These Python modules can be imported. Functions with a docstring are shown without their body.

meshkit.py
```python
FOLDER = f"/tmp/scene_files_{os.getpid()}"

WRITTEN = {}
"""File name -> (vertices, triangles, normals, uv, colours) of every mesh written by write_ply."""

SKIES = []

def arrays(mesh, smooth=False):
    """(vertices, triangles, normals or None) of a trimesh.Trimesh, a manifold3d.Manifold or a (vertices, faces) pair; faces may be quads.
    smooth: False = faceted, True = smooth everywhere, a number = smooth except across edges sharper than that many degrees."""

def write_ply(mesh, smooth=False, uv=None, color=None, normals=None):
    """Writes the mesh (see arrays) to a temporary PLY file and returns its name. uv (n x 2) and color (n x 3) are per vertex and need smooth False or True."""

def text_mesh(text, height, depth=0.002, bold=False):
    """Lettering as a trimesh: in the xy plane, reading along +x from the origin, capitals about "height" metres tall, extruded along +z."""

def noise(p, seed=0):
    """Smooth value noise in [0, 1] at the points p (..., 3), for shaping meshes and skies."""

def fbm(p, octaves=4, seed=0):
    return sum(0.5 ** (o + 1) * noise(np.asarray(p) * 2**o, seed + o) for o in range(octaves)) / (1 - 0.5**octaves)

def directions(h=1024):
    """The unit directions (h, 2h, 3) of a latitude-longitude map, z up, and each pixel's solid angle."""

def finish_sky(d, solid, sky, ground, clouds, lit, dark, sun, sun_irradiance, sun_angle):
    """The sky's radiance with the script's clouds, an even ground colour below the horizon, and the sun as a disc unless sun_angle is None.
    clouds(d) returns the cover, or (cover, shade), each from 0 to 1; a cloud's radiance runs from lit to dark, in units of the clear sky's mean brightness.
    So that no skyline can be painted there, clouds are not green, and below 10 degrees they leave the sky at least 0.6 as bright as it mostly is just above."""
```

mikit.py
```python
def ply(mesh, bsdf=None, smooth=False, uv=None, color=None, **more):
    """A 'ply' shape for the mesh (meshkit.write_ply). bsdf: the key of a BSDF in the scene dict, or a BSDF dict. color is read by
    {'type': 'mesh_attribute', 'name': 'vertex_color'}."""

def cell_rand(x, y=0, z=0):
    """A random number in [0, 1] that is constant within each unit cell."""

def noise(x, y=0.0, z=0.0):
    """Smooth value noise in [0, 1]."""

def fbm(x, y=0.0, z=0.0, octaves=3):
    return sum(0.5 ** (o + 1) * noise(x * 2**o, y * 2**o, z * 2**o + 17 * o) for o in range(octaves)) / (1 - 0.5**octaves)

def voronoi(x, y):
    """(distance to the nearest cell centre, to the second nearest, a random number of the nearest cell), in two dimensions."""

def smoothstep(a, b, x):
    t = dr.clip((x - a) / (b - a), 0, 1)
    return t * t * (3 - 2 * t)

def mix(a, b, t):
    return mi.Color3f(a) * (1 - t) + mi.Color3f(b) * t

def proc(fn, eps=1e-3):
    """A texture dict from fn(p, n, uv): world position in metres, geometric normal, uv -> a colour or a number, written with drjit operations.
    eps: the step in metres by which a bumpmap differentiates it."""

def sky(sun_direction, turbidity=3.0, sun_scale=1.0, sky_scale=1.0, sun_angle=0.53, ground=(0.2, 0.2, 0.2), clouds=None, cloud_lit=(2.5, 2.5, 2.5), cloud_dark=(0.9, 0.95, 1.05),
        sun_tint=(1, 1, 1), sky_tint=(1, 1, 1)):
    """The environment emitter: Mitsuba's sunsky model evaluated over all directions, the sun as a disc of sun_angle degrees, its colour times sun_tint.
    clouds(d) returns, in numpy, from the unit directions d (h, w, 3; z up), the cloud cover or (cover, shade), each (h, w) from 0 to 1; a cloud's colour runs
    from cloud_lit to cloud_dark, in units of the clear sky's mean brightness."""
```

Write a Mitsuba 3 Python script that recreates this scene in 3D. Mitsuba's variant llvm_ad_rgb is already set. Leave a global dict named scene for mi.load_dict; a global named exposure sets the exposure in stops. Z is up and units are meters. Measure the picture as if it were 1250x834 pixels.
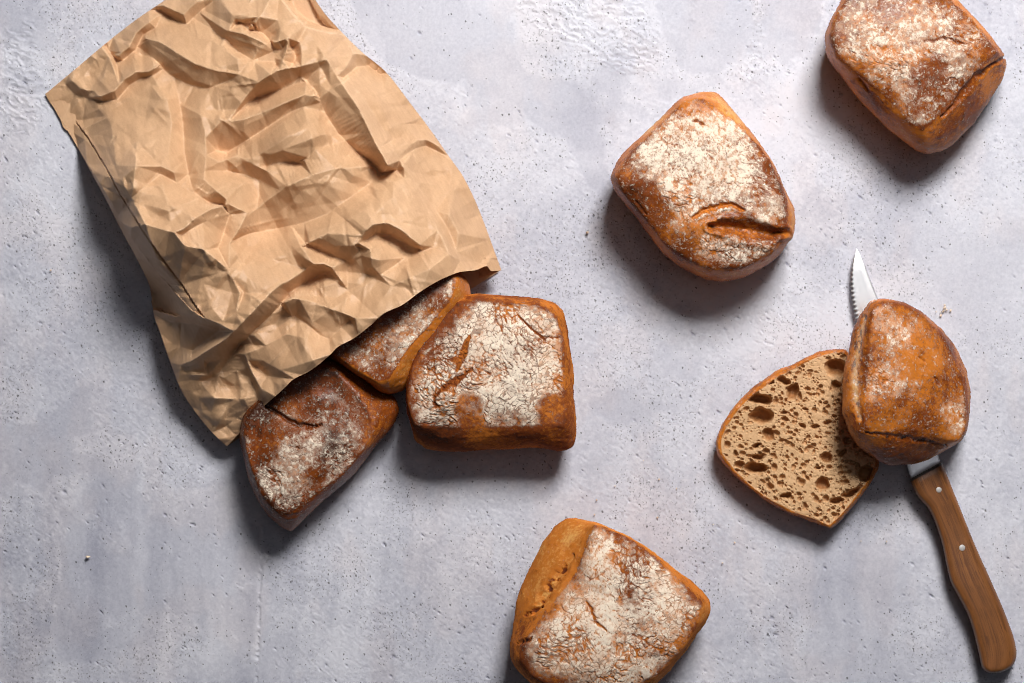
import math
import numpy as np
import trimesh
import drjit as dr
import mitsuba as mi
import mikit
import meshkit
from scipy.interpolate import PchipInterpolator, CubicSpline, RBFInterpolator, LinearNDInterpolator
from scipy.ndimage import gaussian_filter, map_coordinates
from scipy.spatial import cKDTree
import shapely
from shapely.geometry import Polygon, LineString

# ---------------------------------------------------------------- camera, lamps, exposure
# Lengths are laid out in "units" of 0.42 mm (a roll is about 9 cm); the tabletop is z = 0, the camera looks straight down.
U = 0.00042
HC = 2400.0                      # camera height in units (1.0 m)
exposure = 0.0
T4 = mi.ScalarTransform4f
scene, labels = {}, {}

scene['camera'] = {
    'type': 'perspective', 'fov_axis': 'x', 'fov': 2 * math.degrees(math.atan(625.0 / HC)),
    'near_clip': 0.05, 'far_clip': 30.0,
    'to_world': T4().look_at(origin=[0, 0, HC * U], target=[0, 0, 0], up=[0, 1, 0]),
}


def lamp(key, pos, size, radiance, target=(0, 0, 0)):
    scene[key] = {
        'type': 'rectangle',
        'to_world': T4().look_at(origin=list(pos), target=list(target), up=[0.1, 0.2, 1] if abs(pos[2]) < 1.6 else [0, 1, 0]) @ T4().scale([size[0] / 2, size[1] / 2, 1]),
        'bsdf': {'type': 'diffuse', 'reflectance': {'type': 'rgb', 'value': [0.8, 0.8, 0.8]}},
        'emitter': {'type': 'area', 'radiance': {'type': 'rgb', 'value': list(radiance)}},
    }
    labels[key] = {'kind': 'structure', 'label': 'unseen lamp panel lighting the table from outside the picture'}


KEY, FILL = 57.0, 0.34
lamp('softbox_lamp', (0.240, 0.650, 0.87), (0.32, 0.32), (KEY, KEY * 0.985, KEY * 0.965), (0.0, 0.03, 0))
lamp('added_fill_panel', (0.25, 0.35, 2.4), (1.8, 1.8), (FILL * 0.95, FILL * 0.98, FILL * 1.08), (0.1, 0.15, 0))  # broad overhead panel added as ambient fill, in place of room bounce


# ---------------------------------------------------------------- helpers
def world(X, Y, z):
    """A place read off the plan (X to the right, Y down, at height z, all in units) -> metres."""
    k = 1 - z / HC
    return np.stack([(X - 625.0) * k * U, (417.0 - Y) * k * U, z * U], -1)


def pnoise(x, y, z=0.0, seed=0):
    x = np.asarray(x, float)
    return meshkit.noise(np.stack([x, np.broadcast_to(y, x.shape), np.broadcast_to(z, x.shape)], -1), seed)


def pfbm(x, y, z=0.0, octaves=4, seed=0):
    x = np.asarray(x, float)
    return meshkit.fbm(np.stack([x, np.broadcast_to(y, x.shape), np.broadcast_to(z, x.shape)], -1), octaves, seed)


def sstep(a, b, x):
    t = np.clip((x - a) / (b - a), 0, 1)
    return t * t * (3 - 2 * t)


def line_dist(X, Y, line):
    """Distance to a polyline, and where along it (0 to 1)."""
    p = np.asarray(line, float)[:, :2]
    seg = np.linalg.norm(np.diff(p, axis=0), axis=1)
    tot, acc = seg.sum(), 0.0
    best, pos = np.full(X.shape, 1e9), np.zeros(X.shape)
    for a, b, l in zip(p[:-1], p[1:], seg):
        t = np.clip(((X - a[0]) * (b[0] - a[0]) + (Y - a[1]) * (b[1] - a[1])) / (l * l), 0, 1)
        d = np.hypot(X - a[0] - t * (b[0] - a[0]), Y - a[1] - t * (b[1] - a[1]))
        on = d < best
        best, pos = np.where(on, d, best), np.where(on, (acc + t * l) / tot, pos)
        acc += l
    return best, pos


def poly_depth(X, Y, poly):
    """Signed distance into a polygon (positive inside)."""
    ring = list(poly) + [poly[0]]
    d, _ = line_dist(X, Y, ring)
    inside = shapely.contains_xy(Polygon(poly), X, Y)
    return np.where(inside, d, -d)


def cells(x, y, seed, jitter=1.0):
    """Distance to the edge between the two nearest jittered cell centres, and a random number of the cell."""
    r = np.random.default_rng(seed)
    x0, y0 = int(np.floor(x.min())) - 2, int(np.floor(y.min())) - 2
    nx, ny = int(np.ceil(x.max())) - x0 + 3, int(np.ceil(y.max())) - y0 + 3
    gx, gy = np.meshgrid(np.arange(nx) + x0, np.arange(ny) + y0, indexing='ij')
    pts = np.stack([gx + 0.5 + (r.random(gx.shape) - .5) * jitter, gy + .5 + (r.random(gx.shape) - .5) * jitter], -1).reshape(-1, 2)
    val = r.random(len(pts))
    d, i = cKDTree(pts).query(np.stack([x.ravel(), y.ravel()], -1), k=2)
    return (d[:, 1] - d[:, 0]).reshape(x.shape), val[i[:, 0]].reshape(x.shape), d[:, 0].reshape(x.shape)


def grid_faces(n, m):
    i = np.arange(n * m).reshape(n, m)
    a, b, c, d = i[:-1, :-1].ravel(), i[1:, :-1].ravel(), i[1:, 1:].ravel(), i[:-1, 1:].ravel()
    return np.vstack([np.stack([a, b, c], 1), np.stack([a, c, d], 1)])


def vnormals(v, f):
    n = np.zeros_like(v)
    fn = np.cross(v[f[:, 1]] - v[f[:, 0]], v[f[:, 2]] - v[f[:, 0]])
    for k in range(3):
        np.add.at(n, f[:, k], fn)
    return n / np.maximum(np.linalg.norm(n, axis=1, keepdims=True), 1e-20)


def put(key, v, f, bsdf, normals=None, uv=None, flat=False):
    """One entry of the scene; only the vertices its faces use are written."""
    uv = None if uv is None else np.round(uv, 4)      # steps too small to differ would spoil the surface's tangents
    used, inv = np.unique(f, return_inverse=True)
    n = vnormals(v, f) if normals is None else normals
    name = meshkit.write_ply((v[used], inv.reshape(f.shape)), False, None if uv is None else uv[used], None, normals=n[used])
    scene[key] = {'type': 'ply', 'filename': name, 'face_normals': flat, 'bsdf': {'type': 'ref', 'id': bsdf}}


# ---------------------------------------------------------------- materials
def crust_color(p, n, uv):
    """uv.x: flour from 0 to 1, plus 2 where the floured skin is badly cracked; uv.y: how far it is baked."""
    s = 1000.0
    x, y, z = p.x * s, p.y * s, p.z * s
    g = mikit.fbm(x * 0.9, y * 0.9, z * 0.9, octaves=3)
    g2 = mikit.noise(x * 2.5, y * 2.5, z * 2.5)
    g3 = mikit.noise(x * 1.45, y * 1.45, z * 1.45 + 40)
    tone = uv.y + 0.045 + (g - 0.5) * 0.40 + (g2 - 0.5) * 0.14
    c = mikit.mix((0.61, 0.305, 0.085), (0.455, 0.136, 0.0155), mikit.smoothstep(-0.02, 0.26, tone))
    c = mikit.mix(c, (0.165, 0.036, 0.005), mikit.smoothstep(0.28, 0.62, tone))
    c = mikit.mix(c, (0.040, 0.010, 0.003), mikit.smoothstep(0.60, 0.96, tone))
    bad = mikit.smoothstep(1.55, 1.60, uv.x)
    flour = uv.x - 2.0 * bad
    w1, w2 = mikit.fbm(x * 0.22, y * 0.22, 3.0, octaves=3) - 0.5, mikit.fbm(x * 0.22, y * 0.22, 8.0, octaves=3) - 0.5
    k = 0.40 - 0.05 * bad
    d1, d2, r = mikit.voronoi((x * 0.8 + y * 0.6) * k * 0.78 + w1 * 1.6, (y * 0.8 - x * 0.6) * k * 1.15 + w2 * 1.6)
    where = mikit.smoothstep(0.36, 0.62, mikit.fbm(x * 0.09, y * 0.09, 5.0, octaves=3))
    wide = -0.02 + (0.07 + 0.12 * bad) * where + 0.18 * (g3 - 0.5) + 0.14 * (g - 0.5)
    crack = 1 - mikit.smoothstep(wide * 0.35, dr.maximum(wide, 0.015), d2 - d1)
    crack = crack * (0.35 + 0.45 * bad)
    grain = 1.0 - 0.35 * bad
    fl = flour + ((g - 0.5) * 0.95 + (g2 - 0.5) * 0.45 + (g3 - 0.5) * 0.48 + (r - 0.5) * 0.16) * grain
    full = mikit.smoothstep(0.08, 1.08, fl) * (1 - crack) * (0.62 + 0.76 * mikit.fbm(x * 0.13 + 9, y * 0.13, 2.0, octaves=4))
    thin = mikit.smoothstep(0.06, 0.55, flour + (g2 - 0.5) * 0.3) * 0.30
    w = dr.clip(dr.maximum(full, thin), 0, 0.97)
    c = c * (1 - 0.45 * crack * mikit.smoothstep(0.3, 0.6, flour))
    return mikit.mix(c, (0.75, 0.640, 0.510), w)


def crust_rough(p, n, uv):
    return 0.41 + 0.45 * mikit.smoothstep(0.2, 0.6, uv.x)


scene['crust_material'] = {'type': 'twosided', 'bsdf': {'type': 'principled', 'base_color': mikit.proc(crust_color), 'roughness': mikit.proc(crust_rough), 'specular': 0.22}}


def crumb_color(p, n, uv):
    s = 1000.0
    g = mikit.fbm(p.x * s * 0.8, p.y * s * 0.8, p.z * s * 0.8, octaves=3)
    c = mikit.mix((0.49, 0.280, 0.135), (0.60, 0.378, 0.200), g)
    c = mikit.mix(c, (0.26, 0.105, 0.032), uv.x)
    return mikit.mix(c, (0.30, 0.085, 0.018), mikit.smoothstep(0.3, 0.9, uv.y + (g - 0.5) * 0.5))


scene['crumb_material'] = {'type': 'twosided', 'bsdf': {'type': 'principled', 'base_color': mikit.proc(crumb_color), 'roughness': 0.62, 'specular': 0.3}}


def kraft_color(p, n, uv):
    s = 1000.0
    a, b = p.x * 0.89 + p.y * 0.455, p.y * 0.89 - p.x * 0.455
    g = mikit.fbm(a * s * 1.1, b * s * 0.22, p.z * s * 0.3, octaves=3)
    h = mikit.fbm(p.x * s * 0.05, p.y * s * 0.05, p.z * s * 0.05, octaves=3)
    q = mikit.noise(p.x * s * 1.9, p.y * s * 1.9, p.z * s * 1.9)
    worn = dr.clip(uv.x, 0, 1) * (0.25 + 0.75 * mikit.noise(p.x * s * 0.35, p.y * s * 0.35, 6.0))
    c = mikit.mix((0.432, 0.250, 0.133), (0.556, 0.346, 0.198), dr.clip(0.55 + (g - 0.5) * 0.7 + (h - 0.5) * 0.7 + (q - 0.5) * 0.35, 0, 1))
    return mikit.mix(c, (0.70, 0.50, 0.32), worn * 0.55)


scene['kraft_paper'] = {'type': 'twosided', 'bsdf': {'type': 'principled', 'base_color': mikit.proc(kraft_color), 'roughness': 0.52, 'specular': 0.42}}


def plaster_color(p, n, uv):
    s = 1000.0
    g = mikit.fbm(p.x * s * 0.9, p.y * s * 0.9, octaves=3)
    q = mikit.noise(p.x * s * 2.3, p.y * s * 2.3, 3.0)
    m = mikit.fbm(p.x * s * 0.06 + 5, p.y * s * 0.035, octaves=4)
    c = mikit.mix((0.312, 0.317, 0.380), (0.560, 0.559, 0.609), dr.clip(uv.x + (g - 0.5) * 0.34 + (q - 0.5) * 0.20, 0, 1))
    c = mikit.mix(c, c * mi.Color3f(1.03, 1.0, 0.98), mikit.smoothstep(0.45, 0.7, m))
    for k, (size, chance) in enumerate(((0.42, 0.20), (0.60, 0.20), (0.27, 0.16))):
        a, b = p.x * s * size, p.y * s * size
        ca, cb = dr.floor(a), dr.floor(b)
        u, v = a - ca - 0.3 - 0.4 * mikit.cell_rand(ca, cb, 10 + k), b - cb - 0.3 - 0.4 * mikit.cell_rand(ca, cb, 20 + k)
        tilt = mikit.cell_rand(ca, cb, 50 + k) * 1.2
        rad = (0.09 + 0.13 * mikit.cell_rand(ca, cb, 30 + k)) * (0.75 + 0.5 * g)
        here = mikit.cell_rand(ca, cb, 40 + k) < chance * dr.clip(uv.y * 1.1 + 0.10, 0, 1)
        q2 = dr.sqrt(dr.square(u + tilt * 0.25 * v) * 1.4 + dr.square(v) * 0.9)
        c = mikit.mix(c, (0.10, 0.098, 0.108), dr.select(here, 0.85 * (1 - mikit.smoothstep(rad * 0.55, rad, q2)), 0.0))  # flat dots: the dark of deep pinholes put into the colour
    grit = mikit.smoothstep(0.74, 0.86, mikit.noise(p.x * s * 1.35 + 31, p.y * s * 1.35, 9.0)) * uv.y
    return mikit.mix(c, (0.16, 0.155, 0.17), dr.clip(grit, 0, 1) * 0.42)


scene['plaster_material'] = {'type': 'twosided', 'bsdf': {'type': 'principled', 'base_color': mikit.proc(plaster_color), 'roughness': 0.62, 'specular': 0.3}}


def wood_color(p, n, uv):
    g = mikit.fbm(uv.x * 14 + 0.9 * mikit.noise(uv.y * 5, uv.x * 3), uv.y * 2.2, 2.0, octaves=3)
    fine = mikit.fbm(uv.x * 70, uv.y * 5.0, 7.0, octaves=2)
    pore = mikit.smoothstep(0.66, 0.78, mikit.noise(uv.x * 60, uv.y * 16, 4.0))
    c = mikit.mix((0.115, 0.040, 0.011), (0.228, 0.086, 0.024), dr.clip(0.5 + (g - 0.5) * 0.9 + (fine - 0.5) * 0.9, 0, 1))
    c = mikit.mix(c, (0.07, 0.026, 0.010), pore * 0.55)
    return mikit.mix(c, (0.03, 0.014, 0.008), mikit.smoothstep(0.93, 1.0, uv.y + 0.06 * (g - 0.5)) * 0.8)


scene['wood_material'] = {'type': 'twosided', 'bsdf': {'type': 'principled', 'base_color': mikit.proc(wood_color), 'roughness': 0.45, 'specular': 0.45}}


def steel_rough(p, n, uv):
    return 0.30 + 0.08 * mikit.fbm(p.x * 900 + p.y * 280, p.y * 60, octaves=2)


scene['steel_material'] = {'type': 'twosided', 'bsdf': {'type': 'principled', 'base_color': {'type': 'rgb', 'value': [0.86, 0.85, 0.85]}, 'metallic': 1.0, 'roughness': mikit.proc(steel_rough)}}
scene['shade_band_material'] = {'type': 'twosided', 'bsdf': {'type': 'principled', 'base_color': {'type': 'rgb', 'value': [0.035, 0.022, 0.015]}, 'roughness': 0.6}}  # near-black paint for the shadow at the front of the handle
scene['rivet_metal'] = {'type': 'twosided', 'bsdf': {'type': 'principled', 'base_color': {'type': 'rgb', 'value': [0.50, 0.475, 0.45]}, 'metallic': 0.5, 'roughness': 0.6}}


# ---------------------------------------------------------------- the tabletop: trowelled grey plaster
def build_tabletop():
    fx, fy = np.arange(-40, 1291, 1.45), np.arange(-40, 876, 1.45)
    out = np.array([6, 14, 30, 60, 120, 250, 600, 1400, 3200.0])
    xs = np.concatenate([fx[0] - out[::-1], fx, fx[-1] + out])
    ys = np.concatenate([fy[0] - out[::-1], fy, fy[-1] + out])
    X, Y = np.meshgrid(xs, ys, indexing='ij')
    w1, w2 = pfbm(X / 60, Y / 60, 1.0, 4, 3) - .5, pfbm(X / 60, Y / 60, 9.0, 4, 5) - .5
    wx, wy = X + w1 * 55, Y + w2 * 55
    jag = (pfbm(X / 7, Y / 7, 2.0, 3, 8) - .5) * 16
    # patches where the finishing coat lies smooth over the rough one
    smooth_patches = [
        [(405, -60), (440, 40), (478, 78), (520, 92), (575, 95), (585, 118), (620, 122), (650, 150), (690, 170), (718, 232), (742, 238), (744, 205), (735, 140), (700, 95), (640, 85), (628, 40), (640, -60)],
        [(800, -60), (810, 40), (830, 80), (870, 90), (905, 70), (915, 20), (900, -60)],
        [(925, -60), (930, 60), (1000, 40), (1010, -60)],
        [(1080, 200), (1160, 260), (1270, 250), (1270, 420), (1180, 420), (1120, 330), (1060, 290)],
        [(320, 640), (350, 640), (362, 900), (322, 900)], [(195, 620), (280, 600), (292, 900), (235, 900)],
        [(960, 660), (1100, 640), (1130, 900), (1000, 900)], [(95, 60), (135, 40), (60, 140), (70, 190), (105, 190), (80, 240)],
    ]
    smooth = np.zeros_like(X)
    for k, p in enumerate(smooth_patches):
        lo, hi, amt, wb = (-2.5, 4, 1, 26) if k < 3 else (-14, 26, .5, 70)
        smooth = np.maximum(smooth, sstep(lo, hi, poly_depth(X + jag * .8 + w1 * wb, Y + jag * .6 + w2 * wb, p)) * amt)
    smooth = np.maximum(smooth, sstep(.60, .66, pfbm(wx / 150, wy / 110, 6.0, 4, 21)) * .7)
    # rough, deeply pulled areas
    pulled = np.zeros_like(X)
    for p in ([(625, -60), (632, 12), (655, 40), (690, 52), (725, 72), (760, 95), (800, 85), (806, 55), (785, 10), (778, -60)],
              [(918, -40), (926, 45), (905, 90), (915, 110), (928, 90), (932, 40), (930, -40)],
              [(838, -40), (840, 28), (850, 28), (850, -40)], [(0, 40), (45, 20), (40, 75), (70, 130), (20, 170), (-10, 120)]):
        pulled = np.maximum(pulled, sstep(-6, 7, poly_depth(X + jag, Y + jag * .7, p)))
    pulled *= 0.75
    r1 = pfbm(X / 4.5 + w1 * 3, Y / 3.4 + X / 19, 3.0, 3, 31)
    ridged = 1 - np.abs(2 * pfbm(X / 13 + w2 * 4, Y / 6.0 + w1 * 4, 8.0, 3, 33) - 1)
    z = (1 - smooth) * (2.0 + (r1 - .5) * .22 + (pfbm(X / 2.4, Y / 2.4, 1.0, 2, 37) - .5) * .85)
    z += smooth * (1.7 + (r1 - .5) * 0.25 + (pfbm(X / 2.6, Y / 2.6, 1.0, 2, 38) - .5) * .35)
    z += pulled * (ridged ** 2.5) * 2.4 - pulled * .9
    z += (pfbm(X / 90, Y / 70, 4.0, 3, 41) - .5) * 2.0
    # trowel strokes running down the picture
    stroke = pfbm((X + w2 * 30 + (Y - 600) * .05) / 19, Y / 300, 5.0, 4, 43) - .5
    lower = sstep(480, 720, Y) * sstep(700, 380, X) + .5 * sstep(560, 700, Y) * sstep(860, 960, X)
    z += stroke * lower * 1.3
    d, _ = line_dist(X + w1 * 3, Y, [(321, 640), (316, 740), (311, 900)])
    z -= 1.6 * np.exp(-(d / 1.6) ** 2) * (r1 > .42)
    d, _ = line_dist(X + w1 * 3, Y, [(1007, 690), (990, 770), (972, 900)])
    z -= 1.1 * np.exp(-(d / 1.6) ** 2)
    # pinholes and short drag marks
    r = np.random.default_rng(77)
    step = 1.45
    fine = np.zeros((len(fx), len(fy)))
    n_pit = 2800
    px, py = r.uniform(-35, 1285, n_pit), r.uniform(-35, 870, n_pit)
    dens = pfbm(px / 85, py / 85, 2.0, 3, 51)
    dens = np.where((px > 420) & (px < 860) & (py > 100) & (py < 430), dens + .13, dens)
    keep = r.random(n_pit) < np.clip((dens - .36) * 3.2, .06, 1)
    px, py = px[keep], py[keep]
    ii, jj = np.clip(((px - fx[0]) / step).astype(int), 0, len(fx) - 1), np.clip(((py - fy[0]) / step).astype(int), 0, len(fy) - 1)
    o = (len(out))
    keep = r.random(len(px)) > smooth[o:-o, o:-o][ii, jj] * .8
    px, py = px[keep], py[keep]
    rad = 0.62 + 0.7 * r.random(len(px)) ** 3
    rad[r.random(len(px)) < .03] *= 1.6
    lon = np.where(r.random(len(px)) < .08, r.uniform(1.8, 4.2, len(px)), r.uniform(1, 1.4, len(px)))
    ang = r.normal(.75, .3, len(px))
    for x, y, a, l, t in zip(px, py, rad, lon, ang):
        k = int(a * l / step) + 3
        i, j = int((x - fx[0]) / step), int((y - fy[0]) / step)
        i0, i1, j0, j1 = max(i - k, 0), min(i + k + 1, len(fx)), max(j - k, 0), min(j + k + 1, len(fy))
        gx, gy = fx[i0:i1, None] - x, fy[None, j0:j1] - y
        u, v = gx * math.cos(t) + gy * math.sin(t), gy * math.cos(t) - gx * math.sin(t)
        q = np.sqrt((u / (a * l)) ** 2 + (v / a) ** 2)
        hole = np.clip(1.35 - q, 0, 1)
        fine[i0:i1, j0:j1] = np.maximum(fine[i0:i1, j0:j1], hole)
    pit = np.zeros_like(X)
    pit[o:-o, o:-o] = fine
    z -= pit * 2.2
    z -= z.max() + 0.2                       # everything stands on z = 0, just above the highest grain
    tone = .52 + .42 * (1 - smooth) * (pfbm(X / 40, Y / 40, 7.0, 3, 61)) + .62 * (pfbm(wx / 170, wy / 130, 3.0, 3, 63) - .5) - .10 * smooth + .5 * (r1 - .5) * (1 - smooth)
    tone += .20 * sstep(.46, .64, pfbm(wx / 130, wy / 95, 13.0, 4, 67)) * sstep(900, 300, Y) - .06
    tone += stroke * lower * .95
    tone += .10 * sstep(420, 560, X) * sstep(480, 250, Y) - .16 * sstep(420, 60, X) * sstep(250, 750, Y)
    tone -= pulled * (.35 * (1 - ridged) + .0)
    tone -= pit * .75  # pits also darkened in colour, painting in the shade of their depth
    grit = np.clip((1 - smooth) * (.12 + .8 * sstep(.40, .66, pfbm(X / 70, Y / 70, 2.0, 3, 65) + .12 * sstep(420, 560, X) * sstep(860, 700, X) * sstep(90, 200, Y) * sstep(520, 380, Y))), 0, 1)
    v = np.stack([(X - 625) * U, (417 - Y) * U, z * U], -1).reshape(-1, 3)
    f = grid_faces(*X.shape)[:, ::-1]
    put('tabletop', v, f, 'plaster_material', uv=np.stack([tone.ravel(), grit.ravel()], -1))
    labels['tabletop'] = {'kind': 'structure', 'label': 'rough grey plaster tabletop with pinholes and trowel marks'}


build_tabletop()


# ---------------------------------------------------------------- bread rolls
def radial(poly, c, th):
    p = np.asarray(poly, float) - c
    # points along the ring, so that corners stay where they were traced
    ring = np.vstack([p, p[:1]])
    q = np.vstack([a + (b - a) * np.linspace(0, 1, 12, endpoint=False)[:, None] for a, b in zip(ring[:-1], ring[1:])])
    for _ in range(5):
        q = (np.roll(q, 1, 0) + 2 * q + np.roll(q, -1, 0)) / 4
    a, r = np.arctan2(q[:, 1], q[:, 0]), np.hypot(q[:, 0], q[:, 1])
    s = np.argsort(a)
    a, r = a[s], r[s]
    return np.interp(th, np.concatenate([a - 2 * np.pi, a, a + 2 * np.pi]), np.tile(r, 3))


def disc_grid(n):
    a = np.linspace(-1, 1, n)
    A, B = np.meshgrid(a, a, indexing='ij')
    rho = np.maximum(np.abs(A), np.abs(B))
    with np.errstate(divide='ignore', invalid='ignore'):
        th = np.where(np.abs(A) >= np.abs(B), np.pi / 4 * B / np.where(A == 0, 1, A), np.pi / 2 - np.pi / 4 * A / np.where(B == 0, 1, B))
    th = np.where(np.abs(A) >= np.abs(B), np.where(A < 0, th + np.pi, th), np.where(B < 0, th + np.pi, th))
    return rho, np.where(rho == 0, 0, th)


def body(c, outer, top, h, n, zmax=.45, ztop=.84, base=.90, base_poly=None, knots=(0, .26, .46, .54, .78, .94, 1.0)):
    """A loaf's shape: a domed top face, an edge, sides that bulge to the outline and tuck in at the table. Plan X, Y and height."""
    th = np.linspace(-np.pi, np.pi, 721)
    R, Tp = radial(outer, c, th), radial(top, c, th)
    Tp = np.minimum(Tp, R * .965)
    B = R * base if base_poly is None else np.minimum(radial(base_poly, c, th), R * .97)
    one = np.ones_like(R)
    room = np.clip((R - Tp) / 30, 0, 1)        # where the side shows wide the edge is crisp, else it is round
    rk = np.stack([0 * R, .52 * Tp, .86 * Tp, Tp, R, B + .3 * (R - B), B * .93], 1)
    zk = np.stack([one * h, one * h * .975, h * (.90 + .025 * room), h * (ztop + .02 * room), one * h * zmax, one * h * .10, 0 * R], 1)
    k = np.array(knots)
    f = np.linspace(0, 1, 241)
    rt, zt = PchipInterpolator(k, rk, axis=1)(f), PchipInterpolator(k, zk, axis=1)(f)
    zt = gaussian_filter(zt, (2, 3), mode='nearest')
    rt = gaussian_filter(rt, (2, 3), mode='nearest')
    rt[:, 0] = 0
    rho, a = disc_grid(n)
    a = (a + np.pi) % (2 * np.pi) - np.pi
    ij = [(a + np.pi) / (2 * np.pi) * 720, rho * 240]
    r, z = map_coordinates(rt, ij, order=1, mode='nearest'), map_coordinates(zt, ij, order=1, mode='nearest')
    edge = map_coordinates(np.tile(Tp[:, None], (1, 2)), [ij[0], ij[0] * 0], order=1)
    return c[0] + r * np.cos(a), c[1] + r * np.sin(a), z, rho, r / edge


def grid_normals(P):
    du, dv = np.gradient(P, axis=0), np.gradient(P, axis=1)
    n = np.cross(du, dv)
    return n / np.maximum(np.linalg.norm(n, axis=-1, keepdims=True), 1e-12)


def pieces(f, on, least):
    """The connected patches of the faces ON that have at least LEAST faces."""
    idx = np.nonzero(on)[0]
    if not len(idx):
        return []
    adj = trimesh.graph.face_adjacency(f[idx])
    comps = trimesh.graph.connected_components(adj, nodes=np.arange(len(idx)), min_len=least)
    return [idx[np.asarray(c)] for c in sorted(comps, key=len, reverse=True)]


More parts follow.
